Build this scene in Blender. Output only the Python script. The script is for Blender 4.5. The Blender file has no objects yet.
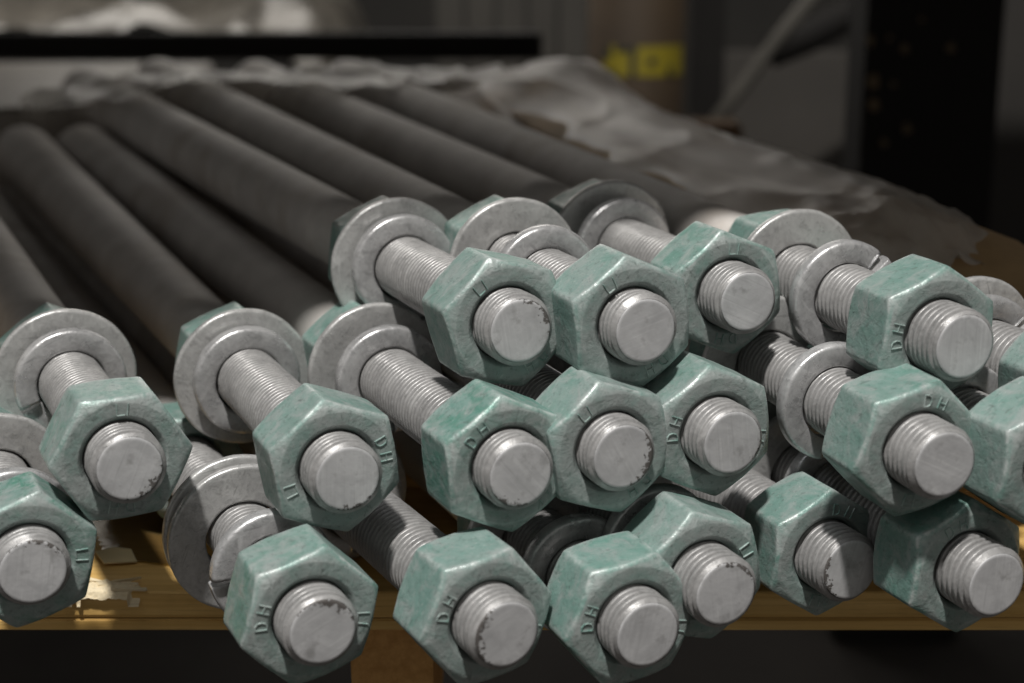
import bpy, math, random
from mathutils import Vector, Matrix, noise

random.seed(7)
scene = bpy.context.scene
R = math.radians

# ------------------------------------------------------------------ camera
F = 1600.0                       # focal length in pixels of a 1024 x 683 frame
PITCH = math.atan2(421.0, F)
CAM = Vector((0.0, 0.0, 0.322))
cam_data = bpy.data.cameras.new("camera")
cam_data.sensor_width = 36.0
cam_data.lens = 36.0 * F / 1024.0
cam_data.clip_start = 0.02
cam_data.clip_end = 60.0
cam_data.dof.use_dof = True
cam_data.dof.focus_distance = 0.715
cam_data.dof.aperture_fstop = 6.3
cam = bpy.data.objects.new("camera", cam_data)
scene.collection.objects.link(cam)
cam.location = CAM
cam.rotation_euler = (math.pi / 2 - PITCH, 0, 0)
scene.camera = cam

# ------------------------------------------------------------------ light
world = bpy.data.worlds.new("World")
scene.world = world
world.use_nodes = True
bg = world.node_tree.nodes["Background"]
bg.inputs[0].default_value = (1.0, 0.965, 0.92, 1)
bg.inputs[1].default_value = 0.165

key_data = bpy.data.lights.new("bay_lamp", 'POINT')
key_data.energy = 730.0
key_data.color = (1.0, 0.97, 0.93)
key_data.shadow_soft_size = 0.11
key = bpy.data.objects.new("bay_lamp", key_data)
scene.collection.objects.link(key)
key.location = (-0.30, -0.90, 3.75)

over_data = bpy.data.lights.new("overhead_fill", 'AREA')  # added dim overhead fill, stands for no particular fitting
over_data.shape = 'RECTANGLE'
over_data.size = 1.6
over_data.size_y = 0.3
over_data.energy = 9.0
over_data.color = (0.95, 0.97, 1.0)
over = bpy.data.objects.new("overhead_fill", over_data)
scene.collection.objects.link(over)
over.location = (-0.5, 0.1, 2.2)
over.rotation_euler = (R(14), 0, 0)

rear_data = bpy.data.lights.new("rear_fill", 'AREA')  # added fill to brighten the rods and film under the shelf
rear_data.shape = 'RECTANGLE'
rear_data.size = 1.4
rear_data.size_y = 0.5
rear_data.energy = 6.0
rear_data.color = (1.0, 0.95, 0.88)
rear = bpy.data.objects.new("rear_fill", rear_data)
scene.collection.objects.link(rear)
rear.location = (-0.2, 3.1, 0.72)
rear.rotation_euler = (Vector((0.0, 1.1, 0.12)) - rear.location).to_track_quat('-Z', 'Y').to_euler()

scene.view_settings.view_transform = 'Standard'
scene.view_settings.look = 'None'
scene.view_settings.exposure = 0.0
scene.view_settings.gamma = 1.0

# ------------------------------------------------------------------ helpers
RIGHT = Vector((1, 0, 0))
UP = Vector((0, math.sin(PITCH), math.cos(PITCH)))
FWD = Vector((0, math.cos(PITCH), -math.sin(PITCH)))


def ray(u, v):
    return RIGHT * ((u - 512.0) / F) - UP * ((v - 341.5) / F) + FWD


def at_height(u, v, z):
    d = ray(u, v)
    return CAM + d * ((z - CAM.z) / d.z)


def at_depth(u, v, Z):
    return CAM + ray(u, v) * Z


def mesh_from(name, verts, faces, smooth=True):
    me = bpy.data.meshes.new(name)
    me.from_pydata([tuple(v) for v in verts], [], faces)
    if smooth:
        me.polygons.foreach_set("use_smooth", [True] * len(me.polygons))
    me.update()
    return me


def obj(name, me, mat=None, parent=None, matrix=None):
    o = bpy.data.objects.new(name, me)
    scene.collection.objects.link(o)
    if mat is not None and len(me.materials) == 0:
        me.materials.append(mat)
    if parent is not None:
        o.parent = parent
    if matrix is not None:
        o.matrix_local = matrix
    return o


def empty(name, matrix):
    o = bpy.data.objects.new(name, None)
    o.empty_display_size = 0.02
    scene.collection.objects.link(o)
    o.matrix_world = matrix
    return o


def tag(o, label=None, cat=None, group=None, kind=None):
    if label: o["label"] = label
    if cat: o["category"] = cat
    if group: o["group"] = group
    if kind: o["kind"] = kind
    return o


def grid_faces(nr, nc, wrap=True, flip=False):
    f = []
    for i in range(nr - 1):
        for j in range(nc if wrap else nc - 1):
            k = (j + 1) % nc
            q = (i * nc + j, i * nc + k, (i + 1) * nc + k, (i + 1) * nc + j)
            f.append(q[::-1] if flip else q)
    return f


def box_mesh(name, sx, sy, sz, bev=0.0, wob=0.0, seed=0):
    """bevelled box centred on its origin in x, y; z from 0 to sz"""
    x, y, b = sx / 2, sy / 2, bev
    rings = [(0.0, b), (b, 0.0), (sz - b, 0.0), (sz, b)] if b else [(0, 0), (sz, 0)]
    verts, faces = [], []
    for z, ins in rings:
        a, c = x - ins, y - ins
        for p in ((-a, -c), (a, -c), (a, c), (-a, c)):
            verts.append(Vector((p[0], p[1], z)))
    rnd = random.Random(seed)
    if wob:
        for v in verts:
            v += Vector((rnd.uniform(-wob, wob), rnd.uniform(-wob, wob), rnd.uniform(-wob, wob)))
    n = len(rings)
    faces = grid_faces(n, 4)
    faces.append((3, 2, 1, 0))
    k = (n - 1) * 4
    faces.append((k, k + 1, k + 2, k + 3))
    return mesh_from(name, verts, faces, smooth=False)


def tube_mesh(name, path, radii, n=24, cap=True):
    verts, faces = [], []
    path = [Vector(p) for p in path]
    m = len(path)
    if not isinstance(radii, (list, tuple)):
        radii = [radii] * m
    t0 = (path[1] - path[0]).normalized()
    ref = Vector((0, 1, 0)) if abs(t0.y) < 0.9 else Vector((1, 0, 0))
    nx = ref.cross(t0).normalized()
    for i in range(m):
        t = (path[min(i + 1, m - 1)] - path[max(i - 1, 0)]).normalized()
        nx = (nx - t * nx.dot(t)).normalized()
        ny = t.cross(nx)
        for j in range(n):
            a = 2 * math.pi * j / n
            verts.append(path[i] + (nx * math.cos(a) + ny * math.sin(a)) * radii[i])
    faces = grid_faces(m, n)
    if cap:
        faces.append(tuple(range(n))[::-1])
        faces.append(tuple(range((m - 1) * n, m * n)))
    return mesh_from(name, verts, faces)


# ------------------------------------------------------------------ materials
class Mat:
    def __init__(self, name):
        self.m = bpy.data.materials.new(name)
        self.m.use_nodes = True
        self.t = self.m.node_tree
        self.bsdf = self.t.nodes["Principled BSDF"]
        self.out = self.t.nodes["Material Output"]

    def node(self, kind, **kw):
        n = self.t.nodes.new(kind)
        for k, v in kw.items():
            setattr(n, k, v)
        return n

    def link(self, a, b):
        self.t.links.new(a, b)

    def coords(self, rand=True, scale=None):
        c = self.node("ShaderNodeTexCoord").outputs["Object"]
        if rand:
            oi = self.node("ShaderNodeObjectInfo").outputs["Random"]
            mul = self.node("ShaderNodeMath", operation='MULTIPLY')
            self.link(oi, mul.inputs[0]); mul.inputs[1].default_value = 37.0
            add = self.node("ShaderNodeVectorMath", operation='ADD')
            self.link(c, add.inputs[0]); self.link(mul.outputs[0], add.inputs[1])
            c = add.outputs[0]
        if scale:
            mp = self.node("ShaderNodeMapping")
            mp.inputs["Scale"].default_value = scale
            self.link(c, mp.inputs["Vector"]); c = mp.outputs[0]
        return c

    def noise(self, vec, scale, detail=4.0, rough=0.55, dist=0.0):
        n = self.node("ShaderNodeTexNoise")
        n.inputs["Scale"].default_value = scale
        n.inputs["Detail"].default_value = detail
        n.inputs["Roughness"].default_value = rough
        n.inputs["Distortion"].default_value = dist
        self.link(vec, n.inputs["Vector"])
        return n.outputs["Fac"]

    def ramp(self, fac, stops, interp='LINEAR'):
        r = self.node("ShaderNodeValToRGB")
        r.color_ramp.interpolation = interp
        e = r.color_ramp.elements
        while len(e) < len(stops):
            e.new(0.5)
        for el, (p, c) in zip(e, stops):
            el.position = p
            el.color = (c, c, c, 1) if isinstance(c, (int, float)) else (*c, 1)
        self.link(fac, r.inputs["Fac"])
        return r.outputs["Color"]

    def mix(self, fac, a, b, mode='MIX'):
        n = self.node("ShaderNodeMix", data_type='RGBA', blend_type=mode)
        for sock, v in ((n.inputs[0], fac), (n.inputs[6], a), (n.inputs[7], b)):
            if hasattr(v, "is_linked"):
                self.link(v, sock)
            elif isinstance(v, (tuple, list)):
                sock.default_value = (*v, 1)
            else:
                sock.default_value = v
        return n.outputs[2]

    def math(self, op, a, b=None):
        n = self.node("ShaderNodeMath", operation=op)
        for sock, v in ((n.inputs[0], a), (n.inputs[1], b)):
            if v is None: continue
            if hasattr(v, "is_linked"): self.link(v, sock)
            else: sock.default_value = v
        return n.outputs[0]

    def attr(self, name, kind='GEOMETRY'):
        return self.node("ShaderNodeAttribute", attribute_name=name, attribute_type=kind).outputs["Fac"]

    def set(self, key, v):
        s = self.bsdf.inputs[key]
        if hasattr(v, "is_linked"): self.link(v, s)
        elif isinstance(v, (tuple, list)): s.default_value = (*v, 1)
        else: s.default_value = v

    def bump(self, height, strength, dist=0.001, prev=None):
        b = self.node("ShaderNodeBump")
        b.inputs["Strength"].default_value = strength
        b.inputs["Distance"].default_value = dist
        self.link(height, b.inputs["Height"])
        if prev is not None: self.link(prev, b.inputs["Normal"])
        self.link(b.outputs[0], self.bsdf.inputs["Normal"])
        return b.outputs[0]


def galvanised(name, lo, hi, stain=0.35, metal=0.35, rough=(0.32, 0.6), spec=0.5):
    m = Mat(name)
    c = m.coords()
    big = m.noise(c, 45, 5, 0.6)
    fine = m.noise(c, 420, 3, 0.6)
    spots = m.noise(c, 210, 5, 0.7, 0.5)
    col = m.mix(m.ramp(big, [(0.3, 0.0), (0.7, 1.0)]), lo, hi)
    col = m.mix(m.ramp(fine, [(0.35, 0.0), (0.7, 0.45)]), col, tuple(min(1, x * 1.25) for x in hi))
    col = m.mix(m.math('MULTIPLY', m.ramp(spots, [(0.52, 0.0), (0.66, 1.0)]), stain), col, tuple(x * 0.42 for x in lo))
    runs = m.ramp(m.noise(m.coords(True, (1, 0.35, 1)), 95, 3, 0.5, 1.6), [(0.60, 0.0), (0.70, 0.5)])
    col = m.mix(runs, col, tuple(min(1, x * 1.3) for x in hi))
    scr = m.ramp(m.noise(m.coords(True, (60, 900, 300)), 1.0, 2, 0.5), [(0.66, 0.0), (0.74, 0.5)])
    col = m.mix(scr, col, tuple(x * 0.6 for x in lo))
    m.set("Base Color", col)
    m.set("Metallic", metal)
    m.set("Specular IOR Level", spec)
    m.set("Roughness", m.ramp(m.noise(c, 90, 4), [(0.3, rough[0]), (0.7, rough[1])]))
    p = m.bump(fine, 0.35, 0.0004)
    m.bump(spots, 0.3, 0.0006, p)
    return m.m


M_WASHER = galvanised("zinc washer", (0.42, 0.42, 0.415), (0.60, 0.60, 0.59), 0.42, 0.45, (0.25, 0.46))
M_THREAD = galvanised("zinc thread", (0.25, 0.247, 0.245), (0.38, 0.375, 0.37), 0.3, 0.25, (0.32, 0.5), 0.5)
M_LOCK = galvanised("zinc spring washer", (0.38, 0.38, 0.385), (0.60, 0.60, 0.60), 0.4, 0.5, (0.22, 0.42))


def make_end_face():
    m = Mat("zinc end face")
    c = m.coords()
    big = m.noise(c, 60, 4, 0.6)
    fine = m.noise(c, 500, 3, 0.6)
    col = m.mix(m.ramp(big, [(0.3, 0.0), (0.7, 1.0)]), (0.47, 0.47, 0.475), (0.60, 0.60, 0.605))
    # coating flaked off along the rim: amount is a property of each bolt end
    obc = m.node("ShaderNodeTexCoord").outputs["Object"]
    sep = m.node("ShaderNodeSeparateXYZ"); m.link(obc, sep.inputs[0])
    flat = m.node("ShaderNodeCombineXYZ")
    m.link(sep.outputs[0], flat.inputs[0]); m.link(sep.outputs[1], flat.inputs[1])
    ln = m.node("ShaderNodeVectorMath", operation='LENGTH'); m.link(flat.outputs[0], ln.inputs[0])
    rim = m.math('MULTIPLY', m.math('SUBTRACT', ln.outputs["Value"], 0.0085), 1 / 0.0048)   # 0 .. 1
    dirn = m.node("ShaderNodeVectorMath", operation='DOT_PRODUCT')
    nrm = m.node("ShaderNodeVectorMath", operation='NORMALIZE'); m.link(flat.outputs[0], nrm.inputs[0])
    cd = m.node("ShaderNodeCombineXYZ")
    m.link(m.attr("chip_x", 'OBJECT'), cd.inputs[0]); m.link(m.attr("chip_y", 'OBJECT'), cd.inputs[1])
    m.link(nrm.outputs[0], dirn.inputs[0]); m.link(cd.outputs[0], dirn.inputs[1])
    side = m.math('ADD', m.math('MULTIPLY', dirn.outputs["Value"], 0.55), -0.64)
    ch = m.math('ADD', m.math('MULTIPLY', m.noise(c, 420, 5, 0.68), 1.45), m.math('MULTIPLY', rim, 0.42))
    ch = m.math('ADD', m.math('ADD', ch, side), m.attr("chip", 'OBJECT'))
    mask = m.ramp(ch, [(0.0, 0.0), (0.955, 0.0), (0.985, 1.0)])
    oi = m.node("ShaderNodeObjectInfo").outputs["Random"]
    rot = m.node("ShaderNodeVectorRotate", rotation_type='Z_AXIS')
    m.link(m.coords(True), rot.inputs["Vector"]); m.link(m.math('MULTIPLY', oi, 40.0), rot.inputs["Angle"])
    mp = m.node("ShaderNodeMapping"); mp.inputs["Scale"].default_value = (25, 900, 1)
    m.link(rot.outputs[0], mp.inputs["Vector"])
    saw = m.noise(mp.outputs[0], 1.0, 3, 0.6)
    scratch = m.ramp(saw, [(0.55, 0.0), (0.75, 0.5)])
    col = m.mix(scratch, col, (0.70, 0.70, 0.70))
    col = m.mix(m.ramp(saw, [(0.28, 0.45), (0.42, 0.0)]), col, (0.33, 0.33, 0.33))
    smudge = m.ramp(m.noise(c, 95, 5, 0.6, 0.6), [(0.42, 0.0), (0.68, 0.55)])
    col = m.mix(smudge, col, (0.36, 0.36, 0.365))
    stain = m.ramp(m.noise(c, 120, 5, 0.65), [(0.56, 0.0), (0.72, 0.6)])
    col = m.mix(stain, col, (0.22, 0.215, 0.21))
    col = m.mix(mask, col, (0.125, 0.115, 0.108))
    m.set("Base Color", col)
    m.set("Metallic", 0.2)
    m.set("Roughness", 0.5)
    p = m.bump(fine, 0.25, 0.0003)
    inv = m.math('SUBTRACT', 1.0, mask)
    m.bump(inv, 0.8, 0.0006, p)
    return m.m


M_FACE = make_end_face()


def make_nut():
    m = Mat("green dyed zinc nut")
    c = m.coords()
    big = m.noise(c, 38, 5, 0.62, 0.4)
    mid = m.noise(c, 130, 5, 0.65, 0.5)
    fine = m.noise(c, 520, 3, 0.6)
    base = m.mix(m.ramp(big, [(0.32, 0.0), (0.68, 1.0)]), (0.155, 0.285, 0.25), (0.235, 0.35, 0.317))
    # dye pooled to stronger green, and dye rubbed away to grey zinc
    base = m.mix(m.math('MULTIPLY', m.ramp(mid, [(0.55, 0.0), (0.72, 1.0)]), 0.6), base, (0.085, 0.26, 0.205))
    base = m.mix(m.math('MULTIPLY', m.attr("dye", 'OBJECT'), m.ramp(m.noise(m.coords(True, (1, 2.6, 1)), 70, 5, 0.6, 1.4), [(0.42, 0.0), (0.58, 1.0)])), base, (0.035, 0.20, 0.135))
    worn = m.ramp(m.noise(c, 75, 6, 0.68, 0.8), [(0.47, 0.0), (0.66, 1.0)])
    base = m.mix(m.math('MULTIPLY', worn, 0.72), base, (0.36, 0.385, 0.377))
    base = m.mix(m.math('MULTIPLY', m.attr("face"), m.ramp(m.noise(c, 55, 6, 0.7, 0.6), [(0.36, 0.25), (0.62, 0.9)])), base, (0.27, 0.295, 0.285))
    wear = m.attr("wear")
    wr = m.math('MULTIPLY', wear, m.ramp(m.noise(c, 120, 6, 0.72), [(0.42, 0.0), (0.60, 1.0)]))
    base = m.mix(m.math('MULTIPLY', wr, 0.85), base, (0.55, 0.59, 0.575))
    base = m.mix(m.math('MULTIPLY', m.attr("grey", 'OBJECT'), m.ramp(big, [(0.35, 0.3), (0.6, 1.0)])), base, (0.31, 0.335, 0.33))
    oi = m.node("ShaderNodeObjectInfo").outputs["Random"]
    rot = m.node("ShaderNodeVectorRotate", rotation_type='AXIS_ANGLE')
    rot.inputs["Axis"].default_value = (0.3, 0.5, 0.8)
    m.link(m.coords(True), rot.inputs["Vector"]); m.link(m.math('MULTIPLY', oi, 50.0), rot.inputs["Angle"])
    mp = m.node("ShaderNodeMapping"); mp.inputs["Scale"].default_value = (45, 520, 520)
    m.link(rot.outputs[0], mp.inputs["Vector"])
    scuff = m.noise(mp.outputs[0], 1.0, 4, 0.62, 0.4)
    base = m.mix(m.ramp(scuff, [(0.60, 0.0), (0.70, 0.55)]), base, (0.10, 0.125, 0.115))
    base = m.mix(m.ramp(scuff, [(0.28, 0.5), (0.38, 0.0)]), base, (0.46, 0.50, 0.49))
    grime = m.ramp(m.noise(c, 330, 5, 0.7), [(0.55, 0.0), (0.72, 0.6)])
    base = m.mix(grime, base, (0.075, 0.10, 0.09))
    m.set("Base Color", base)
    m.set("Metallic", 0.18)
    m.set("Roughness", m.math('SUBTRACT', m.ramp(m.noise(c, 110, 4), [(0.3, 0.36), (0.7, 0.6)]), m.math('MULTIPLY', wr, 0.14)))
    p = m.bump(fine, 0.35, 0.0004)
    m.bump(mid, 0.6, 0.0011, p)
    return m.m


M_NUT = make_nut()


def make_shaft():
    m = Mat("dull grey zinc shaft")
    c = m.coords()
    col = m.mix(m.ramp(m.noise(c, 22, 5, 0.6), [(0.3, 0.0), (0.7, 1.0)]), (0.50, 0.475, 0.45), (0.66, 0.63, 0.60))
    col = m.mix(m.ramp(m.noise(c, 9, 4, 0.7), [(0.5, 0.0), (0.7, 0.5)]), col, (0.30, 0.24, 0.18))
    m.set("Base Color", col)
    m.set("Metallic", 0.25)
    m.set("Roughness", 0.68)
    m.bump(m.noise(c, 300, 4), 0.3, 0.0005)
    return m.m


M_SHAFT = make_shaft()


def plain(name, col, rough=0.6, metal=0.0, var=0.35, scale=8.0, stretch=None, bump=0.2):
    m = Mat(name)
    c = m.coords(True, stretch)
    n = m.noise(c, scale, 5, 0.6)
    m.set("Base Color", m.mix(m.ramp(n, [(0.3, 0.0), (0.7, 1.0)]), tuple(x * (1 - var) for x in col), tuple(min(1, x * (1 + var)) for x in col)))
    m.set("Roughness", rough)
    m.set("Metallic", metal)
    if bump:
        m.bump(m.noise(c, scale * 6, 4), bump, 0.001)
    return m.m


def wood(name, a, b, along='X'):
    m = Mat(name)
    sc = {'X': (2.5, 70, 70), 'Y': (70, 2.5, 70), 'Z': (70, 70, 2.5)}[along]
    c = m.coords(True, sc)
    g = m.noise(c, 3.2, 6, 0.65, 0.35)
    fine = m.noise(c, 16, 4, 0.6)
    col = m.mix(m.ramp(g, [(0.3, 0.0), (0.68, 1.0)]), a, b)
    col = m.mix(m.ramp(fine, [(0.55, 0.0), (0.75, 0.5)]), col, tuple(x * 0.55 for x in a))
    dirt = m.ramp(m.noise(m.coords(), 14, 5, 0.6), [(0.5, 0.0), (0.75, 0.4)])
    col = m.mix(dirt, col, tuple(x * 0.4 for x in a))
    m.set("Base Color", col)
    m.set("Roughness", 0.62)
    m.bump(fine, 0.35, 0.0008)
    return m.m


M_WOOD = wood("varnished pine board", (0.58, 0.345, 0.09), (0.76, 0.50, 0.18))
M_STRINGER = wood("dark pine stringer", (0.44, 0.22, 0.055), (0.62, 0.34, 0.11), 'Y')
M_TORN = wood("torn pale wood", (0.66, 0.54, 0.34), (0.82, 0.71, 0.50))
M_STEEL = plain("black painted steel", (0.010, 0.009, 0.008), 0.75, 0.0, 0.3, 5.0)
M_STEEL.node_tree.nodes["Principled BSDF"].inputs["Specular IOR Level"].default_value = 0.2
M_FLOOR = plain("dark concrete floor", (0.035, 0.030, 0.026), 0.8, 0.0, 0.4, 3.0)

# ------------------------------------------------------------------ setting
floor = obj("floor", mesh_from("floor", [(-6, -3, -0.62), (6, -3, -0.62), (6, 7, -0.62), (-6, 7, -0.62)], [(0, 1, 2, 3)], False), M_FLOOR)
tag(floor, kind="structure")

# ------------------------------------------------------------------ bolt meshes
MM = 0.001
R_OD, PITCH_T = 15.87 * MM, 3.63 * MM
FACE_R = 13.6 * MM


def make_thread_mesh(length=0.30):
    n, per = 48, 14
    rows = int(length / PITCH_T * per)
    verts = []
    for i in range(rows + 1):
        z = 0.0004 + i * PITCH_T / per
        for j in range(n):
            th = 2 * math.pi * j / n
            ph = 2 * math.pi * (z / PITCH_T) - th
            fr = abs(((ph / (2 * math.pi)) % 1.0) - 0.5)          # 0 at the groove, 0.5 on the crest
            g_ = min(1.0, max(0.0, (0.31 - fr) / 0.20))
            g_ = g_ * g_ * (3 - 2 * g_)
            w = 1.0 - 2.0 * g_
            am = 1.0 * MM * (0.9 + 0.35 * noise.noise((math.cos(th) * 1.6, math.sin(th) * 1.6, z * 90)))
            r = R_OD - am + am * w
            # the first turns are half filled with run zinc
            soft = max(0.0, 1.0 - z / (3.0 * MM))
            r = r + (R_OD - 0.7 * MM - r) * 0.4 * soft
            lim = FACE_R + 0.15 * MM + (z - 0.0004) * 0.95
            r = min(r, lim)
            r += 0.16 * MM * noise.noise((math.cos(th) * 7, math.sin(th) * 7, z * 420))
            verts.append((r * math.cos(th), r * math.sin(th), z))
    return mesh_from("threaded_end", verts, grid_faces(rows + 1, n))


def make_face_mesh():
    n = 64
    verts, faces = [(0, 0, 0)], []
    prof = [(0.5, 0), (0.9, 0), (0.975, 0.05 * MM), (1.0, 0.35 * MM), (1.0, 1.2 * MM)]
    for k, (f, z) in enumerate(prof):
        for j in range(n):
            a = 2 * math.pi * j / n
            w = 1.0 + (0.012 * noise.noise((math.cos(a) * 5, math.sin(a) * 5, 3.0)) if k >= 2 else 0)
            verts.append((FACE_R * f * w * math.cos(a), FACE_R * f * w * math.sin(a), z))
    for j in range(n):
        faces.append((0, 1 + (j + 1) % n, 1 + j))
    for q in grid_faces(len(prof), n):
        faces.append(tuple(x + 1 for x in q))
    return mesh_from("end_face", verts, faces)


AP = 26.6 * MM
NUT_H = 33.0 * MM


def make_nut_mesh(seed):
    n = 144
    R0 = 24.9 * MM
    t30 = math.tan(R(29))

    def hexr(th):
        s = 0.0
        for k in range(6):
            cc = math.cos(th - (R(60) * k))          # flats at 0, 60 ... => corners at 30, 90
            if cc > 0:
                s += (cc / AP) ** 70
        return s ** (-1 / 70)
    verts, wear = [], []

    def end_profile(rh):
        ze = max(0.0, (rh - R0)) * t30
        return [(16.3 * MM, 4.0 * MM, 0), (16.4 * MM, 2.4 * MM, 0), (18.4 * MM, 0.35 * MM, 0.25), (18.8 * MM, 0.08 * MM, 0.45), (19.4 * MM, 0.0, 0.1),
                (21.5 * MM, 0.0, 0.0), (R0 - 0.7 * MM, 0.0, 0.15), (R0 - 0.1 * MM, 0.06 * MM, 0.5),
                (R0 + (rh - 1.1 * MM - R0) * 0.5, max(ze - 1.1 * MM * t30, 0.1 * MM) * 0.5 + 0.03 * MM, 0.2),
                (rh - 1.1 * MM, max(ze - 1.1 * MM * t30, 0.1 * MM), 0.45), (rh - 0.4 * MM, ze + 0.02 * MM, 1.0),
                (rh - 0.06 * MM, ze + 0.45 * MM, 1.0), (rh, ze + 1.3 * MM, 0.35), (rh, ze + 3.0 * MM, 0.0)]
    nprof = 0
    profs = []
    for j in range(n):
        th = 2 * math.pi * j / n
        rh = hexr(th)
        p = end_profile(rh)
        full = p + [(rh, NUT_H / 2, 0.0)] + [(r, NUT_H - z, w) for r, z, w in reversed(p)]
        profs.append(full)
        nprof = len(full)
    off = seed * 11.3
    for i in range(nprof):
        for j in range(n):
            th = 2 * math.pi * j / n
            r, z, w = profs[j][i]
            cn = abs(((math.degrees(th) - 30 + 30) % 60) - 30)
            corner = max(0.0, 1 - cn / 5.0)
            if i >= 8 and i <= nprof - 9:
                w = max(w, 0.75 * corner)
            x, y = r * math.cos(th), r * math.sin(th)
            d = noise.noise((x * 160 + off, y * 160, z * 160)) * 0.16 * MM + noise.noise((x * 60, y * 60 + off, z * 60)) * 0.18 * MM
            s = 1 + d / max(r, 1e-4) if r > 20 * MM else 1
            zz = z + (0.1 * MM * noise.noise((x * 200, y * 200 + off, 1.7)) if 3 < i < 10 else 0)
            verts.append((x * s, y * s, zz)); wear.append(w)
    me = mesh_from("hex_nut", verts, grid_faces(nprof, n))
    a = me.attributes.new("wear", 'FLOAT', 'POINT')
    a.data.foreach_set("value", wear)
    a = me.attributes.new("face", 'FLOAT', 'POINT')
    a.data.foreach_set("value", [1.0 if (i < 9 or i > nprof - 10) else 0.0 for i in range(nprof) for j in range(n)])
    return me


def make_flat_washer(seed, ro=35.3, ri=18.0, t=4.4):
    n = 80
    ro, ri, t = ro * MM, ri * MM, t * MM
    prof = [(ri, 0.9 * MM), (ri + 0.5 * MM, 0.1 * MM), (ri + 1.3 * MM, 0), ((ro + ri) / 2, 0), (ro - 1.8 * MM, 0), (ro - 0.7 * MM, 0.15 * MM), (ro - 0.1 * MM, 0.9 * MM), (ro, t / 2),
            (ro - 0.1 * MM, t - 0.9 * MM), (ro - 0.8 * MM, t), (ri + 1.0 * MM, t), (ri, t - 0.7 * MM)]
    verts = []
    for r, z in prof:
        for j in range(n):
            a = 2 * math.pi * j / n
            d = 0.28 * MM * noise.noise((math.cos(a) * 3 + seed, math.sin(a) * 3, r * 90)) + 0.12 * MM * noise.noise((math.cos(a) * 14, math.sin(a) * 14 + seed, z * 300))
            verts.append(((r + d) * math.cos(a), (r + d) * math.sin(a), z + d * 0.3))
    verts_n = len(prof)
    f = grid_faces(verts_n, n)
    for j in range(n):
        k = (j + 1) % n
        f.append(((verts_n - 1) * n + j, (verts_n - 1) * n + k, k, j))
    return mesh_from("flat_washer", verts, f)


def make_lock_washer():
    n, gap = 84, R(7)
    ri, ro, t, rise = 16.7 * MM, 27.3 * MM, 7.8 * MM, 3.2 * MM
    b = 1.5 * MM
    sec = [(ri, b), (ri + b * 0.3, b * 0.3), (ri + b, 0), (ro - b * 1.2, 0), (ro - b * 0.35, b * 0.35), (ro, b * 1.2), (ro, t - b), (ro - b * 0.35, t - b * 0.3), (ro - b, t), (ri + b, t), (ri + b * 0.3, t - b * 0.3), (ri, t - b)]
    m = len(sec)
    verts, faces = [], []
    for i in range(n + 1):
        a = gap / 2 + (2 * math.pi - gap) * i / n
        for r, z in sec:
            verts.append((r * math.cos(a), r * math.sin(a), z + rise * (i / n - 0.5)))
    for i in range(n):
        for k in range(m):
            q = (i * m + k, i * m + (k + 1) % m, (i + 1) * m + (k + 1) % m, (i + 1) * m + k)
            faces.append(q[::-1])
    faces.append(tuple(range(m)))
    faces.append(tuple(range(n * m, n * m + m))[::-1])
    me = mesh_from("lock_washer", verts, faces)
    me.polygons[-1].use_smooth = False
    me.polygons[-2].use_smooth = False
    return me


def make_lettering(which):
    """raised DH on one side of the nut face, the square U of the maker on the other"""
    h, w = 4.9 * MM, 3.2 * MM
    D = [(-w / 2, -h / 2), (-w / 2, h / 2), (0, h / 2), (w * 0.38, h * 0.33), (w / 2, 0), (w * 0.38, -h * 0.33), (0, -h / 2), (-w / 2, -h / 2)]
    H1, H2, H3 = [(-w / 2, -h / 2), (-w / 2, h / 2)], [(w / 2, -h / 2), (w / 2, h / 2)], [(-w / 2, 0), (w / 2, 0)]
    L = [(-w / 2, h / 2), (-w / 2, -h / 2), (w * 0.45, -h / 2)]
    I = [(0, -h / 2), (0, h / 2)]
    rr = 21.6 * MM
    verts, faces = [], []

    def bar(p, q):
        p, q = Vector((p[0], p[1], 0)), Vector((q[0], q[1], 0))
        t = (q - p).normalized()
        s = Vector((-t.y, t.x, 0))
        hw, top, hh = 0.34 * MM, 0.13 * MM, 0.52 * MM
        k = len(verts)
        p, q = p - t * 0.18 * MM, q + t * 0.18 * MM
        for e in (p, q):
            for o_, z in ((-hw, 0.3 * MM), (-top, -hh), (top, -hh), (hw, 0.3 * MM)):
                verts.append(e + s * o_ + Vector((0, 0, z)))
        for a in range(3):
            faces.append((k + a, k + a + 1, k + 4 + a + 1, k + 4 + a))
        faces.append((k, k + 3, k + 2, k + 1)); faces.append((k + 4, k + 5, k + 6, k + 7))

    def glyph(lines, phi):
        # view angle phi (ccw from right) -> local x is view-left
        rad = Vector((math.cos(phi), math.sin(phi)))
        tan = Vector((math.sin(phi), -math.cos(phi)))     # reading direction, clockwise
        for ln in lines:
            pts = [rad * (rr + y) + tan * x for x, y in ln]
            pts = [(-p.x, p.y) for p in pts]
            for a, b in zip(pts[:-1], pts[1:]):
                bar(a, b)
    if which == "grade":
        glyph([D], R(90 + 9.5)); glyph([H1, H2, H3], R(90 - 9.5))
    else:
        glyph([L], R(270 + 4.5)); glyph([I], R(270 - 3.5))
    me = mesh_from("stamped_letters" if which == "grade" else "maker_mark", verts, faces, False)
    at = me.attributes.new("wear", 'FLOAT', 'POINT')
    at.data.foreach_set("value", [0.8 if v.z < 0 else 0.2 for v in verts])
    return me


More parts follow.
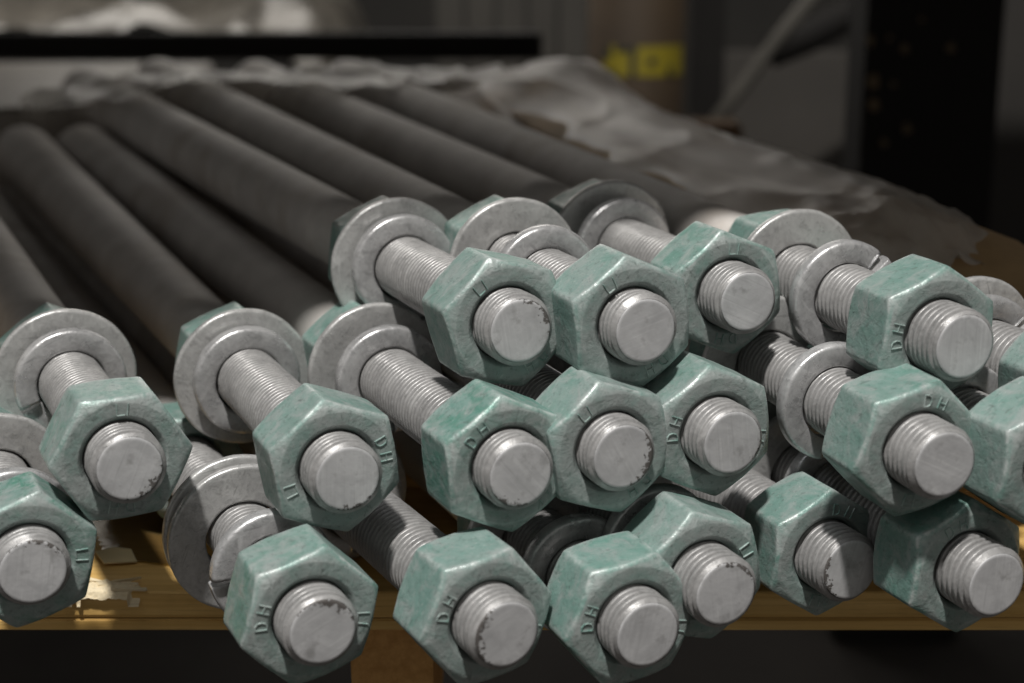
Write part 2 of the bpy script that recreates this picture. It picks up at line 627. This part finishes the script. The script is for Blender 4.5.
ME_THREAD = make_thread_mesh()
ME_FACE = make_face_mesh()
ME_NUT = [make_nut_mesh(k) for k in range(4)]
ME_WASH = [make_flat_washer(k * 5.1) for k in range(3)]
ME_LOCK = make_lock_washer()
ME_TEXT, ME_MARK = make_lettering("grade"), make_lettering("maker")
ME_THREAD.materials.append(M_THREAD)
ME_FACE.materials.append(M_FACE)
for me in ME_NUT: me.materials.append(M_NUT)
for me in ME_WASH: me.materials.append(M_WASHER)
ME_LOCK.materials.append(M_LOCK)
ME_TEXT.materials.append(M_NUT)
ME_MARK.materials.append(M_NUT)


def on_axis(s, dx=0.0, dy=0.0, rot=0.0, tx=0.0, ty=0.0):
    return Matrix.Translation((dx, dy, s)) @ Matrix.Rotation(tx, 4, 'X') @ Matrix.Rotation(ty, 4, 'Y') @ Matrix.Rotation(rot, 4, 'Z')


# pixel of the end face, drop below the camera, pixel of the axis' vanishing point, stub, nut roll, lettering angle,
# lock washer, flat washer, second nut (metres from the end face; None = hidden, placed by default), chip, chip angle, label
BOLTS = [
    # top layer
    dict(p=(521, 331), drop=.168, vp=(-170, -50), stub=13, roll=15, let=-55, lock=0.15, flat=0.162, chip=.02, ca=40, gap=-50, L=1.26, roll2=-6, lab="leftmost anchor bolt of the top layer, lock washer tight against its flat washer"),
    dict(p=(646, 331), drop=0.167, vp=(-137, -66), stub=11, roll=6, let=-60, lock=0.106, flat=0.15, chip=-.3, ca=0, gap=-40, L=1.22, roll2=-5, lab="top layer anchor bolt second from left, with its lock washer halfway along the bare thread"),
    dict(p=(748, 302), drop=.169, vp=(-88, -66), stub=17, roll=8, let=-95, lock=0.137, flat=0.156, chip=-.3, ca=0, gap=-60, L=1.14, roll2=-8, lab="highest green nut anchor bolt, third from left in the top layer, clean end face"),
    dict(p=(965, 347), drop=.172, vp=(-60, -85), stub=18, roll=-6, let=175, lock=0.094, flat=0.142, chip=-.3, ca=0, gap=47, L=1.1, roll2=-25, lab="top layer anchor bolt at the right, long stub, split of lock washer at top"),
    # middle layer
    dict(p=(130, 469), drop=0.219, vp=(-240, -75), stub=14, roll=31, let=-95, lock=.140, flat=.155, chip=.03, ca=-50, gap=205, L=1.0, roll2=5, lab="left anchor bolt whose nut has a level flat on top"),
    dict(p=(348, 479), drop=0.222, vp=(-205, -75), stub=14, roll=9, let=16, lock=.160, flat=.172, chip=-.05, ca=-80, gap=-30, L=1.04, roll2=-10, lab="middle layer anchor bolt with long bare thread, rod running up to the far left corner"),
    dict(p=(521, 475), drop=0.218, vp=(-235, -80), stub=11, roll=5, let=133, lock=0.152, flat=0.174, chip=-.02, ca=-110, gap=-90, L=1.0, roll2=7, lab="middle layer anchor bolt with DH nut directly under the top layer's left bolt"),
    dict(p=(624, 457), drop=0.215, vp=(-170, -80), stub=10, roll=11, let=-55, lock=.19, flat=.205, chip=.10, ca=-15, gap=-90, L=1.0, lab="middle layer anchor bolt with flaked patch on the right rim of its end face"),
    dict(p=(733, 443), drop=0.214, vp=(-160, -85), stub=14, roll=5, let=168, lock=.19, flat=.205, chip=-.08, ca=-20, gap=-90, L=1.0, lab="middle layer anchor bolt under the highest nut, dark gap at its right"),
    dict(p=(945, 465), drop=0.212, vp=(-20, -92), stub=18, roll=-16, let=76, lock=0.09, flat=0.156, chip=-.3, ca=0, gap=-100, L=1.0, lab="middle layer anchor bolt below the right top one, lock washer loose behind its nut"),
    dict(p=(1085, 478), drop=0.216, vp=(-150, -85), stub=15, roll=-4, let=76, lock=.078, flat=.135, chip=-.3, ca=0, gap=-100, L=1.0, lab="anchor bolt with its green nut cut off by the right edge of the picture"),
    dict(p=(1122, 404), drop=.196, vp=(-150, -85), stub=15, roll=10, let=76, lock=.086, flat=.099, chip=-.3, ca=0, gap=35, L=1.0, lab="anchor bolt at right edge showing only bare thread beside the top right nut"),
    # bottom layer
    dict(p=(33, 572), drop=0.258, vp=(-236, -80), stub=11, roll=-13, let=177, lock=.052, flat=.118, chip=-.02, ca=70, gap=-90, L=1.0, lab="far left anchor bolt cut by picture edge, streaks of green dye on nut"),
    dict(p=(323, 632), drop=0.273, vp=(-255, -85), stub=13, roll=-15, let=168, lock=.068, flat=.112, flat2=.119, chip=.10, ca=70, gap=184, L=1.0, roll2=30, nut2=0.215, lab="overhanging bottom anchor bolt with two stacked flat washers and an open lock washer"),
    dict(p=(507, 635), drop=0.273, vp=(-335, -85), stub=15, roll=-22, let=155, lock=.165, flat=.180, chip=.12, ca=175, gap=-90, L=1.0, lab="bottom anchor bolt with long dark bare thread and flaked left rim, over the wooden block"),
    dict(p=(648, 635), drop=0.279, vp=(-170, -80), stub=12, roll=-22, let=165, lock=0.066, flat=0.112, chip=-.3, ca=0, gap=-90, L=1.0, lab="lowest anchor bolt in the middle, DH nut cut by the picture's bottom edge, clean face"),
    dict(p=(726, 594), drop=0.268, vp=(-170, -80), stub=17, roll=11, let=205, lock=.058, flat=.110, chip=.0, ca=60, gap=-90, L=1.0, lab="bottom anchor bolt tucked behind the lowest one, long pitted stub and shadowed nut top"),
    dict(p=(851, 570), drop=0.275, vp=(-165, -80), stub=18, roll=-4, let=72, lock=.150, flat=.165, chip=.05, ca=190, gap=-90, L=1.0, lab="bottom anchor bolt in front of the dark gap, D of its DH stamp at top"),
    dict(p=(997, 585), drop=0.266, vp=(-150, -80), stub=18, roll=-3, let=113, lock=.120, flat=.150, chip=-.3, ca=0, gap=-90, L=1.0, lab="bottom right corner anchor bolt lying lowest at the right edge"),
]


def bolt_matrix(b):
    z = CAM.z - b["drop"]
    o = at_height(b["p"][0], b["p"][1], z)
    zax = ray(*b["vp"]).normalized()
    yax = (Vector((0, 0, 1)) - zax * zax.z).normalized()
    xax = yax.cross(zax)
    m = Matrix.Identity(4)
    for i, c in enumerate((xax, yax, zax)):
        for k in range(3): m[k][i] = c[k]
    m.translation = o
    return m


def build_bolt(i, b):
    rnd = random.Random(100 + i)
    root = empty("anchor_bolt", bolt_matrix(b))
    tag(root, b["lab"], "anchor bolt", "galvanised anchor bolts piled on the pallet")
    rz = rnd.uniform(0, 6.28)
    th = obj("threaded_end", ME_THREAD, None, root, on_axis(0, rot=rz))
    f = obj("end_face", ME_FACE, None, th)
    f.matrix_local = Matrix.Rotation(-rz, 4, 'Z')
    f["chip"] = float(b["chip"])
    ca = R(b["ca"])
    f["chip_x"], f["chip_y"] = -math.cos(ca), math.sin(ca)
    ns = b["stub"] * MM
    nut = obj("hex_nut", ME_NUT[i % 4], None, root, on_axis(ns, rot=R(-b["roll"])))
    nut["dye"] = 0.85 if b["p"] == (33, 572) else rnd.uniform(0.05, 0.5)
    nut["grey"] = rnd.uniform(0.0, 0.5)
    turn = Matrix.Rotation(R(-(b["let"] - 90) + b["roll"]), 4, 'Z')
    obj("stamped_letters", ME_TEXT, None, nut, turn)
    obj("maker_mark", ME_MARK, None, nut, turn)
    # split ring rests on the thread; its gap turned to the angle seen
    g = R(b["gap"])
    obj("lock_washer", ME_LOCK, None, root, on_axis(b["lock"], rnd.uniform(-.2, .2) * MM, -0.6 * MM, math.pi - g, rnd.uniform(-.03, .03), rnd.uniform(-.03, .03)))
    obj("flat_washer", ME_WASH[i % 3], None, root, on_axis(b["flat"], rnd.uniform(-.4, .4) * MM, -1.5 * MM, rnd.uniform(0, 6), rnd.uniform(-.03, .01), rnd.uniform(-.02, .02)))
    s = b["flat"] + 0.0052
    if "flat2" in b:
        obj("flat_washer", ME_WASH[(i + 1) % 3], None, root, on_axis(b["flat2"], 0.8 * MM, 0.9 * MM, rnd.uniform(0, 6), 0.0, 0.0))
        s = b["flat2"] + 0.0052
    s = b.get("nut2", s)
    obj("hex_nut", ME_NUT[(i + 1) % 4], None, root, on_axis(s, rot=R(-b.get("roll2", rnd.uniform(-25, 25)))))
    s += NUT_H + 0.002
    L = b["L"]
    r0, r1 = b.get("r0", 19.5) * MM, b.get("r1", 29.0) * MM
    path, rad = [], []
    for k in range(14):
        t = k / 13
        path.append((0, 0, s + (L - s) * t)); rad.append(r0 + (r1 - r0) * t)
    br = 0.052
    for k in range(1, 11):
        a = R(90) * k / 10
        path.append((0, -br * (1 - math.cos(a)), L + br * math.sin(a))); rad.append(r1)
    if b["drop"] > 0.25:      # bottom layer: hook lies flat
        path = [(-p[1], 0, p[2]) if p[2] > L else p for p in path]
        path.append((br + 0.03, 0, L + br)); rad.append(r1)
    else:
        path.append((0, -br - 0.02 - (0.05 if b["drop"] < 0.2 else 0), L + br)); rad.append(r1)
    obj("shaft", tube_mesh("shaft", path, rad, 36), M_SHAFT, root)
    return root


for i, b in enumerate(BOLTS):
    build_bolt(i, b)

# ------------------------------------------------------------------ pallet
EDGE_Y, DECK = 0.708, 0.012
root = tag(empty("wooden_pallet", Matrix.Translation((0, EDGE_Y, DECK))), "orange pine pallet with splintered front board carrying the bolts", "pallet")
y = 0.0
for k, wd in enumerate((0.145, 0.095, 0.095, 0.095, 0.145)):
    # each board is two plies with an open glue line
    obj("deck_board", box_mesh("deck_board", 1.7, wd, 0.0135, 0.0011, 0.0008, k), M_WOOD, root, Matrix.Translation((0, y + wd / 2, -0.0135)))
    obj("lower_ply", box_mesh("lower_ply", 1.7, wd - 0.001, 0.0066, 0.0009, 0.0006, k + 20), M_WOOD, root, Matrix.Translation((0, y + wd / 2 + 0.0003, -0.0206)))
    y += wd + 0.055
for x in (-0.70, -0.059, 0.62):
    obj("stringer", box_mesh("stringer", 0.040, 1.0, 0.090, 0.002, 0.001, 9), M_STRINGER, root, Matrix.Translation((x, 0.515, -0.1115)))

# torn place on the front edge of the first board: raised ragged fibres
c = at_height(104, 588, DECK)
nx, ny = 70, 26
vs = []
for j in range(ny):
    for i in range(nx):
        x, y = (i / (nx - 1) - 0.5) * 0.036, -0.0025 + 0.0165 * j / (ny - 1)
        e = (x / 0.0165) ** 2 + ((y - 0.004) / (0.0085 + 0.002 * noise.noise((x * 300, 1, 1)))) ** 2
        rid = abs(noise.noise((x * 90, y * 900, 0.3))) * 0.0022 + abs(noise.noise((x * 400, y * 1500, 4))) * 0.0012
        front = -0.004 * max(0.0, (0.0005 - y) / 0.003)
        lift = 1.0 - e + 0.6 * noise.noise((x * 260, y * 500, 8))
        z = front + (rid + 0.0006 if lift > 0 else -0.0025)
        vs.append((c.x + x + 0.0012 * noise.noise((y * 900, x * 60, 2)), y, z))
obj("torn_fibres", mesh_from("torn_fibres", vs, grid_faces(ny, nx, False), False), M_TORN, root)
rnd = random.Random(5)
for k in range(5):
    ln, wd = rnd.uniform(0.004, 0.009), rnd.uniform(0.0012, 0.0026)
    sl = obj("splinter", box_mesh("splinter", ln * 2, wd, 0.0014, 0.0004, 0.0006, 40 + k), M_TORN, root)
    sl.matrix_local = Matrix.Translation((c.x + rnd.uniform(-.014, .016), rnd.uniform(-0.001, 0.010), rnd.uniform(0.0, 0.002))) @ Matrix.Rotation(rnd.uniform(-.15, .15), 4, 'Z') @ Matrix.Rotation(rnd.uniform(-.15, .15), 4, 'Y') @ Matrix.Rotation(rnd.uniform(-.6, .3), 4, 'X')

tp = Mat("brown packing tape")
tp.set("Base Color", (0.20, 0.15, 0.07)); tp.set("Roughness", 0.12)
tt = tp.node("ShaderNodeBsdfTransparent"); tt.inputs[0].default_value = (0.72, 0.66, 0.50, 1)
tm = tp.node("ShaderNodeMixShader"); tm.inputs[0].default_value = 0.3
tp.link(tt.outputs[0], tm.inputs[1]); tp.link(tp.bsdf.outputs[0], tm.inputs[2]); tp.link(tm.outputs[0], tp.out.inputs["Surface"])
tp.bump(tp.noise(tp.coords(False), 60, 4), 0.3, 0.002)
vs = []
for k in range(25):
    f = k / 24
    vs.append(at_height(84 + 22 * f + (1.6 if k % 2 else -1.6), 505 + 52 * f, DECK + 0.0012))
n = len(vs)
for k in range(25):
    f = k / 24
    vs.append(at_height(190 + 6 * f, 505 + 62 * f, DECK + 0.0012 + 0.001 * math.sin(f * 7)))
vs += [v - Vector((0, 0, 0.0003)) for v in vs]
fs = [(k, k + 1, n + k + 1, n + k) for k in range(n - 1)]
fs += [tuple(x + 2 * n for x in q[::-1]) for q in fs]
tag(obj("packing_tape", mesh_from("packing_tape", vs, fs, False), tp.m), "brown see-through packing tape with a serrated end on the pallet board", "tape")
scr = [(95, 551), (116, 547), (131, 549), (137, 561), (120, 562), (104, 563)]  # cream patch added in place of a pool of light on the board
vs = [at_height(u, v, DECK + 0.0022) for u, v in scr]
vs += [v - Vector((0, 0, 0.0006)) for v in vs]
fs = [tuple(range(6))[::-1], tuple(range(6, 12))] + [(k, (k + 1) % 6, 6 + (k + 1) % 6, 6 + k) for k in range(6)]
M_LIGHT_PATCH = plain("cream paper", (0.66, 0.55, 0.33), 0.8, 0, 0.1, 30)
tag(obj("painted_light_patch", mesh_from("painted_light_patch", vs, fs, False), M_LIGHT_PATCH), "small cream patch painted in as light on the pallet beside the tape", "light_patch")

# ------------------------------------------------------------------ shelf of the rack above: unseen, outline bent to set where it shades the rods
edge = [(-1.2, 0.525), (-0.3, 0.552), (0.06, 0.642), (0.15, 0.572), (0.28, 0.535), (1.2, 0.53), (1.2, 2.0), (-1.2, 2.0)]
vs = [(x, y, 0.60) for x, y in edge] + [(x, y, 0.63) for x, y in edge]
sh = obj("shelf", mesh_from("shelf", vs, [tuple(range(8))[::-1], tuple(range(8, 16))] + [(k, (k + 1) % 8, 8 + (k + 1) % 8, 8 + k) for k in range(8)], False), M_STEEL)
tag(sh, kind="structure")


# ------------------------------------------------------------------ film wrapped bundle to the right of the pile
M_FILM = Mat("clear stretch film")
RA = at_height(565, 78, 0.165)
RB = at_height(960, 222, 0.165)
c0 = M_FILM.node("ShaderNodeMapping")
M_FILM.link(M_FILM.coords(False), c0.inputs["Vector"])
c0.inputs["Rotation"].default_value = (0, 0, math.atan2((RA - RB).x, (RA - RB).y))     # turn the bundle's length onto y
c1 = M_FILM.node("ShaderNodeMapping")
M_FILM.link(c0.outputs[0], c1.inputs["Vector"])
c1.inputs["Scale"].default_value = (1.0, 0.22, 0.6)
c = c1.outputs[0]
M_FILM.set("Base Color", (0.86, 0.83, 0.78))
M_FILM.set("Roughness", 0.4)
M_FILM.set("Specular IOR Level", 0.5)
pv = M_FILM.bump(M_FILM.noise(c, 26, 3, 0.5, 0.6), 0.2, 0.006)
tr = M_FILM.node("ShaderNodeBsdfTransparent")
tr.inputs[0].default_value = (0.9, 0.89, 0.87, 1)
mx = M_FILM.node("ShaderNodeMixShader")
M_FILM.link(M_FILM.ramp(M_FILM.noise(c, 18, 4, 0.55, 0.5), [(0.3, 0.32), (0.75, 0.68)]), mx.inputs[0])
M_FILM.link(tr.outputs[0], mx.inputs[1]); M_FILM.link(M_FILM.bsdf.outputs[0], mx.inputs[2])
M_FILM.link(mx.outputs[0], M_FILM.out.inputs["Surface"])
M_FILM = M_FILM.m

AX = (RA - RB); AX.z = 0; BL = AX.length; AX.normalize()
AW = Vector((AX.y, -AX.x, 0))


def bundle_pt(t, w, h):
    p = RB + AX * t + AW * w
    return Vector((p.x, p.y, h))


CARD = plain("tan cardboard", (0.48, 0.32, 0.16), 0.8, 0.0, 0.35, 9.0)
M_RUSTY = plain("rusty brown rod", (0.42, 0.29, 0.17), 0.7, 0.0, 0.35, 14.0)
bundle = tag(empty("wrapped_rod_bundle", Matrix.Translation(bundle_pt(0.3, -0.05, 0.0))), "bundle of rods and cardboard under clear stretch film behind the pile's right", "bundle")
inv = bundle.matrix_world.inverted()
for k, (w, h, r) in enumerate(((-0.135, 0.085, 0.021), (-0.088, 0.104, 0.021), (-0.042, 0.122, 0.021), (0.003, 0.132, 0.021), (0.043, 0.10, 0.021), (-0.02, 0.075, 0.02))):
    pts = [inv @ bundle_pt(t, w, h) for t in (0.10, 0.2, 0.5, BL, BL + 0.12)]
    obj("rod", tube_mesh("rod", pts, r, 20), M_RUSTY, bundle)
v, f = [], []
nt, nw = 14, 8
for i in range(nt):
    for j in range(nw):
        t, w = -0.10 + 0.85 * i / (nt - 1), -0.085 + 0.11 * j / (nw - 1)
        w += 0.06 * max(0.0, 1 - (t + 0.10) / 0.25)
        h = 0.1505 + 0.22 * min(0.0, w + 0.03) - 0.25 * max(0.0, 0.05 - t) + 0.004 * math.sin(w * 60) + 0.004 * noise.noise((t * 9, w * 30, 2))
        v.append(inv @ bundle_pt(t, w, h))
for i in range(nt):
    for j in range(nw):
        q = v[i * nw + j]; v.append(q - Vector((0, 0, 0.004)))
f = grid_faces(nt, nw, False) + [tuple(x + nt * nw for x in q[::-1]) for q in grid_faces(nt, nw, False)]
obj("cardboard_sheet", mesh_from("cardboard_sheet", v, f), CARD, bundle)


def film_height(w):
    pts = [(-0.215, 0.03), (-0.19, 0.09), (-0.15, 0.118), (-0.10, 0.132), (-0.045, 0.152), (0.0, 0.163), (0.035, 0.155), (0.07, 0.11), (0.09, 0.0)]
    for (a, ha), (b, hb) in zip(pts[:-1], pts[1:]):
        if w <= b:
            k = max(0.0, (w - a) / (b - a))
            return ha + (hb - ha) * k
    return 0.0


nt, nw = 190, 96
v = []
for i in range(nt):
    t = 0.0 + (BL + 0.18) * i / (nt - 1)
    w0 = -0.215 + 0.165 * max(0.0, 1 - max(0.0, t) / 0.25) + 0.02 * noise.noise((t * 18, 3, 3))
    for j in range(nw):
        w = w0 + (0.10 - w0) * j / (nw - 1)
        near = max(0.0, min(1.0, (0.16 - t) / 0.2))
        far = max(0.0, (t - BL + 0.06) / 0.2)
        wr = noise.fractal((t * 2.6, w * 18, 0), 1.2, 2.0, 2) * 0.005
        rid = (1 - abs(noise.noise((t * 5 + w * 20, w * 22, 5.0)))) ** 8 * 0.004
        crum = ((1 - abs(noise.noise((t * 30 + 3, w * 34, 9.0)))) ** 8 * 0.009 + noise.noise((t * 70, w * 70, 4.0)) * 0.003) * near
        bulge = 0.022 * math.exp(-((t - BL) / 0.10) ** 2) - 0.09 * max(0.0, far - 0.6) - 0.5 * max(0.0, 0.05 - t)
        edge = -0.05 * max(0.0, 1 - (w - w0) / 0.02) * near
        v.append(inv @ bundle_pt(t, w + 0.004 * noise.noise((t * 20, w * 20, 1)), max(0.003, film_height(w) + wr + rid + crum + bulge + edge)))
obj("stretch_film", mesh_from("stretch_film", v, grid_faces(nt, nw, False)), M_FILM, bundle)


# loose film thrown over the tails of the top rods
nx, ny = 90, 60
vs = []
for j in range(ny):
    for i in range(nx):
        fx, fy = i / (nx - 1), j / (ny - 1)
        x = -0.42 + 0.46 * fx + 0.02 * noise.noise((fy * 6, 1, 1)) - 0.10 * fy
        y = 1.43 + 0.25 * fy + 0.04 * noise.noise((fx * 6, 2, 5)) + 0.02 * fx
        z = 0.178 + 0.006 * noise.fractal((x * 9, y * 5, 2.0), 1.0, 2.0, 3) + 0.008 * (1 - abs(noise.noise((x * 22, y * 9, 7.0)))) ** 6
        z -= 0.16 * max(0.0, fy - 0.6) + 0.10 * max(0.0, 0.25 - fx)
        vs.append((x, y, z))
tag(obj("loose_film", mesh_from("loose_film", vs, grid_faces(ny, nx, False)), M_FILM), "hazy loose plastic film over the far ends of the top rods", "film")

# ------------------------------------------------------------------ things further back
def px_box(name, u0, v0, u1, v1, Z, depth, mat, parent=None, to_floor=False, bev=0.004):
    """upright box whose front face fills that pixel rectangle at distance Z"""
    a, b = at_depth(u0, v0, Z), at_depth(u1, v1, Z)
    yy = at_depth((u0 + u1) / 2, (v0 + v1) / 2, Z).y
    z0, z1 = (-0.62 if to_floor else b.z), a.z
    me = box_mesh(name, b.x - a.x, depth, z1 - z0, bev)
    m = Matrix.Translation(((a.x + b.x) / 2, yy + depth / 2, z0))
    if parent is not None:
        m = parent.matrix_world.inverted() @ m
    return obj(name, me, mat, parent, m)


def surf_box(name, u0, u1, Z0, Z1, ztop, thick, mat):
    """flat topped box between two distances"""
    x0, x1 = at_depth(u0, 60, Z0).x, at_depth(u1, 60, Z0).x
    me = box_mesh(name, x1 - x0, Z1 - Z0, thick, 0.006)
    return obj(name, me, mat, None, Matrix.Translation(((x0 + x1) / 2, (Z0 + Z1) / 2, ztop - thick)))


M_PAPER = plain("grey wrapped board", (0.26, 0.235, 0.205), 0.5, 0.0, 0.3, 7.0, (1, 3, 1), 0.6)
M_WRAP = plain("crumpled grey film", (0.10, 0.09, 0.075), 0.3, 0.0, 0.5, 6.0, None, 0.9)
tag(surf_box("board_stack", -330, 118, 1.72, 2.30, 0.128, 0.12, M_PAPER), "pale grey board stack at far left behind the rod tails", "boards")
bm = px_box("rack_beam", -260, 33, 542, 60, 2.36, 0.05, M_STEEL)
tag(bm, "black steel rack beam running level across the upper left", "beam")
x0, x1 = -1.35, at_depth(335, 30, 2.5).x
nx, ny = 70, 40
vs = []
for j in range(ny):
    for i in range(nx):
        fx, fy = i / (nx - 1), j / (ny - 1)
        x, y = x0 + (x1 - x0) * fx, 2.44 + 1.0 * fy
        r = min(1.0, (1 - fx) / 0.10)
        z = 0.135 + 0.04 * fy + 0.05 * noise.fractal((x * 3.4, y * 3.4, 1.0), 0.9, 2.0, 4) + 0.03 * (1 - abs(noise.noise((x * 7, y * 5, 3)))) ** 5
        vs.append((x, y, -0.05 + (z + 0.05) * math.sqrt(max(0.0, r * (2 - r)))))
tag(obj("wrapped_pallet_load", mesh_from("wrapped_pallet_load", vs, grid_faces(ny, nx, False)), M_WRAP), "film wrapped load beyond the black beam at upper left", "load")

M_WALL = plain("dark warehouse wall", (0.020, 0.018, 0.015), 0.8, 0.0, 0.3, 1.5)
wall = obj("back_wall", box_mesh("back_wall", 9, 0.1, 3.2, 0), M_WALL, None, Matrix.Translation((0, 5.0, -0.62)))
tag(wall, kind="structure")
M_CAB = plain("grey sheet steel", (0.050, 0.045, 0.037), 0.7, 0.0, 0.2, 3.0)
cab = tag(empty("steel_cabinet", Matrix.Translation((at_depth(510, 20, 3.7).x, 3.7, -0.62))), "grey ribbed steel cabinet behind the end of the black beam", "cabinet")
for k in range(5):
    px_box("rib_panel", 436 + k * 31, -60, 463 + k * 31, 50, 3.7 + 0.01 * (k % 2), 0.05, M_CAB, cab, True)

M_DRUM = plain("brown fibre drum", (0.036, 0.021, 0.008), 0.75, 0.0, 0.3, 6.0)
M_YEL = plain("yellow label", (0.20, 0.16, 0.006), 0.6, 0.0, 0.1, 20.0, None, 0)
dc = at_depth(640, 60, 2.7)
drum = tag(empty("cardboard_tube", Matrix.Translation((dc.x, dc.y + 0.085, -0.62))), "brown cardboard tube with a yellow label, standing behind", "tube")
rd = 50 * 2.7 / F
obj("tube_wall", tube_mesh("tube_wall", [(0, 0, 0), (0, 0, 0.4), (0, 0, 1.5)], rd, 40), M_DRUM, drum)


def label_patch(name, u0, u1, v0, v1, mat, off):
    z0, z1 = at_depth(640, v1, 2.7).z + 0.62, at_depth(640, v0, 2.7).z + 0.62
    a0, a1 = math.asin((u0 - 640) / 50.0), math.asin((u1 - 640) / 50.0)
    n = 12
    v = []
    for rr in (rd + off, rd + off + 0.0008):
        for z in (z0, z1):
            for k in range(n):
                a = a0 + (a1 - a0) * k / (n - 1)
                v.append((rr * math.sin(a), -rr * math.cos(a), z))
    f = [(2 * n + k, 2 * n + k + 1, 3 * n + k + 1, 3 * n + k) for k in range(n - 1)]
    f += [(k, n + k, n + k + 1, k + 1) for k in range(n - 1)]
    return obj(name, mesh_from(name, v, f), mat, drum)


label_patch("yellow_label", 605, 684, 46, 77, M_YEL, 0.0006)
M_INK = plain("dark print", (0.02, 0.018, 0.01), 0.7, 0.0, 0.1, 5, None, 0)
for u0, u1, v0, v1 in ((605, 612, 46, 60), (617, 637, 46, 52), (630, 636, 52, 77), (606, 617, 70, 77), (648, 656, 58, 66), (667, 672, 66, 77)):
    label_patch("printed_mark", u0, u1, v0, v1, M_INK, 0.0022)

px_box("steel_post", 693, -40, 724, 200, 2.9, 0.06, M_STEEL, None, True)
tag(bpy.data.objects["steel_post"], "narrow black steel post right of the brown tube", "post")
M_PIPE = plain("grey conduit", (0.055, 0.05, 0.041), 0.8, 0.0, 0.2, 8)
pp = [at_depth(708, 130, 2.7), at_depth(738, 92, 2.7), at_depth(775, 42, 2.68), at_depth(822, -16, 2.66)]
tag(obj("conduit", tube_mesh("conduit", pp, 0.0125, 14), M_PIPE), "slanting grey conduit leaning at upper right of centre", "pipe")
pp = [at_depth(770, 52, 2.9), at_depth(810, 36, 2.9), at_depth(850, 14, 2.9), at_depth(900, 4, 2.9)]
tag(obj("black_hose", tube_mesh("black_hose", pp, 0.03, 16), M_STEEL), "thick black hose curving right of the conduit", "hose")
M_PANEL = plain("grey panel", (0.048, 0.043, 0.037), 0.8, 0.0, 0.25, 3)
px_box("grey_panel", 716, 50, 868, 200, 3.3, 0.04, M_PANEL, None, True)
tag(bpy.data.objects["grey_panel"], "plain grey panel behind the slanting conduit", "panel")
px_box("wood_block", 690, 124, 742, 150, 2.3, 0.08, plain("old brown wood", (0.10, 0.055, 0.022), 0.8))
tag(bpy.data.objects["wood_block"], "small brown wooden block beyond the film wrapped bundle", "block")

M_UP = plain("black upright", (0.005, 0.004, 0.0035), 0.85, 0.0, 0.3, 4)
M_FLECK = plain("beige fleck", (0.15, 0.11, 0.065), 0.8, 0, 0.3, 30)
up = tag(empty("rack_upright", Matrix.Translation((at_depth(925, 100, 2.0).x, 1.95, -0.62))), "wide black rack upright with flaking beige paint spots at upper right", "upright")
px_box("upright_web", 858, -60, 992, 420, 2.0, 0.10, M_UP, up, True)
fy = at_depth(925, 180, 2.0).y
rnd = random.Random(3)
for u, vv, r in ((870, 41, 5), (904, 49, 4), (950, 48, 4.5), (873, 82, 6), (893, 84, 3), (874, 104, 5), (907, 129, 4.5), (884, 143, 4), (889, 38, 2.5), (921, 20, 2.5)):
    d = ray(u, vv); c = CAM + d * ((fy - CAM.y) / d.y)
    pts = []
    for k in range(9):
        a = 2 * math.pi * k / 9
        q = r * 2.0 / F * rnd.uniform(0.6, 1.25)
        pts.append(Vector((c.x + q * math.cos(a), fy - 0.003, c.z + q * 1.2 * math.sin(a))))
    vs = [up.matrix_world.inverted() @ p for p in pts + [p + Vector((0, 0.0025, 0)) for p in pts]]
    fs = [tuple(range(9)), tuple(range(9, 18))[::-1]] + [(k, 9 + k, 9 + (k + 1) % 9, (k + 1) % 9) for k in range(9)]
    obj("paint_fleck", mesh_from("paint_fleck", vs, fs, False), M_FLECK, up)
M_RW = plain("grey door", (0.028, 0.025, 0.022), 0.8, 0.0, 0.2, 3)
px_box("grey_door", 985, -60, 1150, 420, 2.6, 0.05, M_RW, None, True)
tag(bpy.data.objects["grey_door"], "grey door leaf at the right edge beyond the black upright", "door")
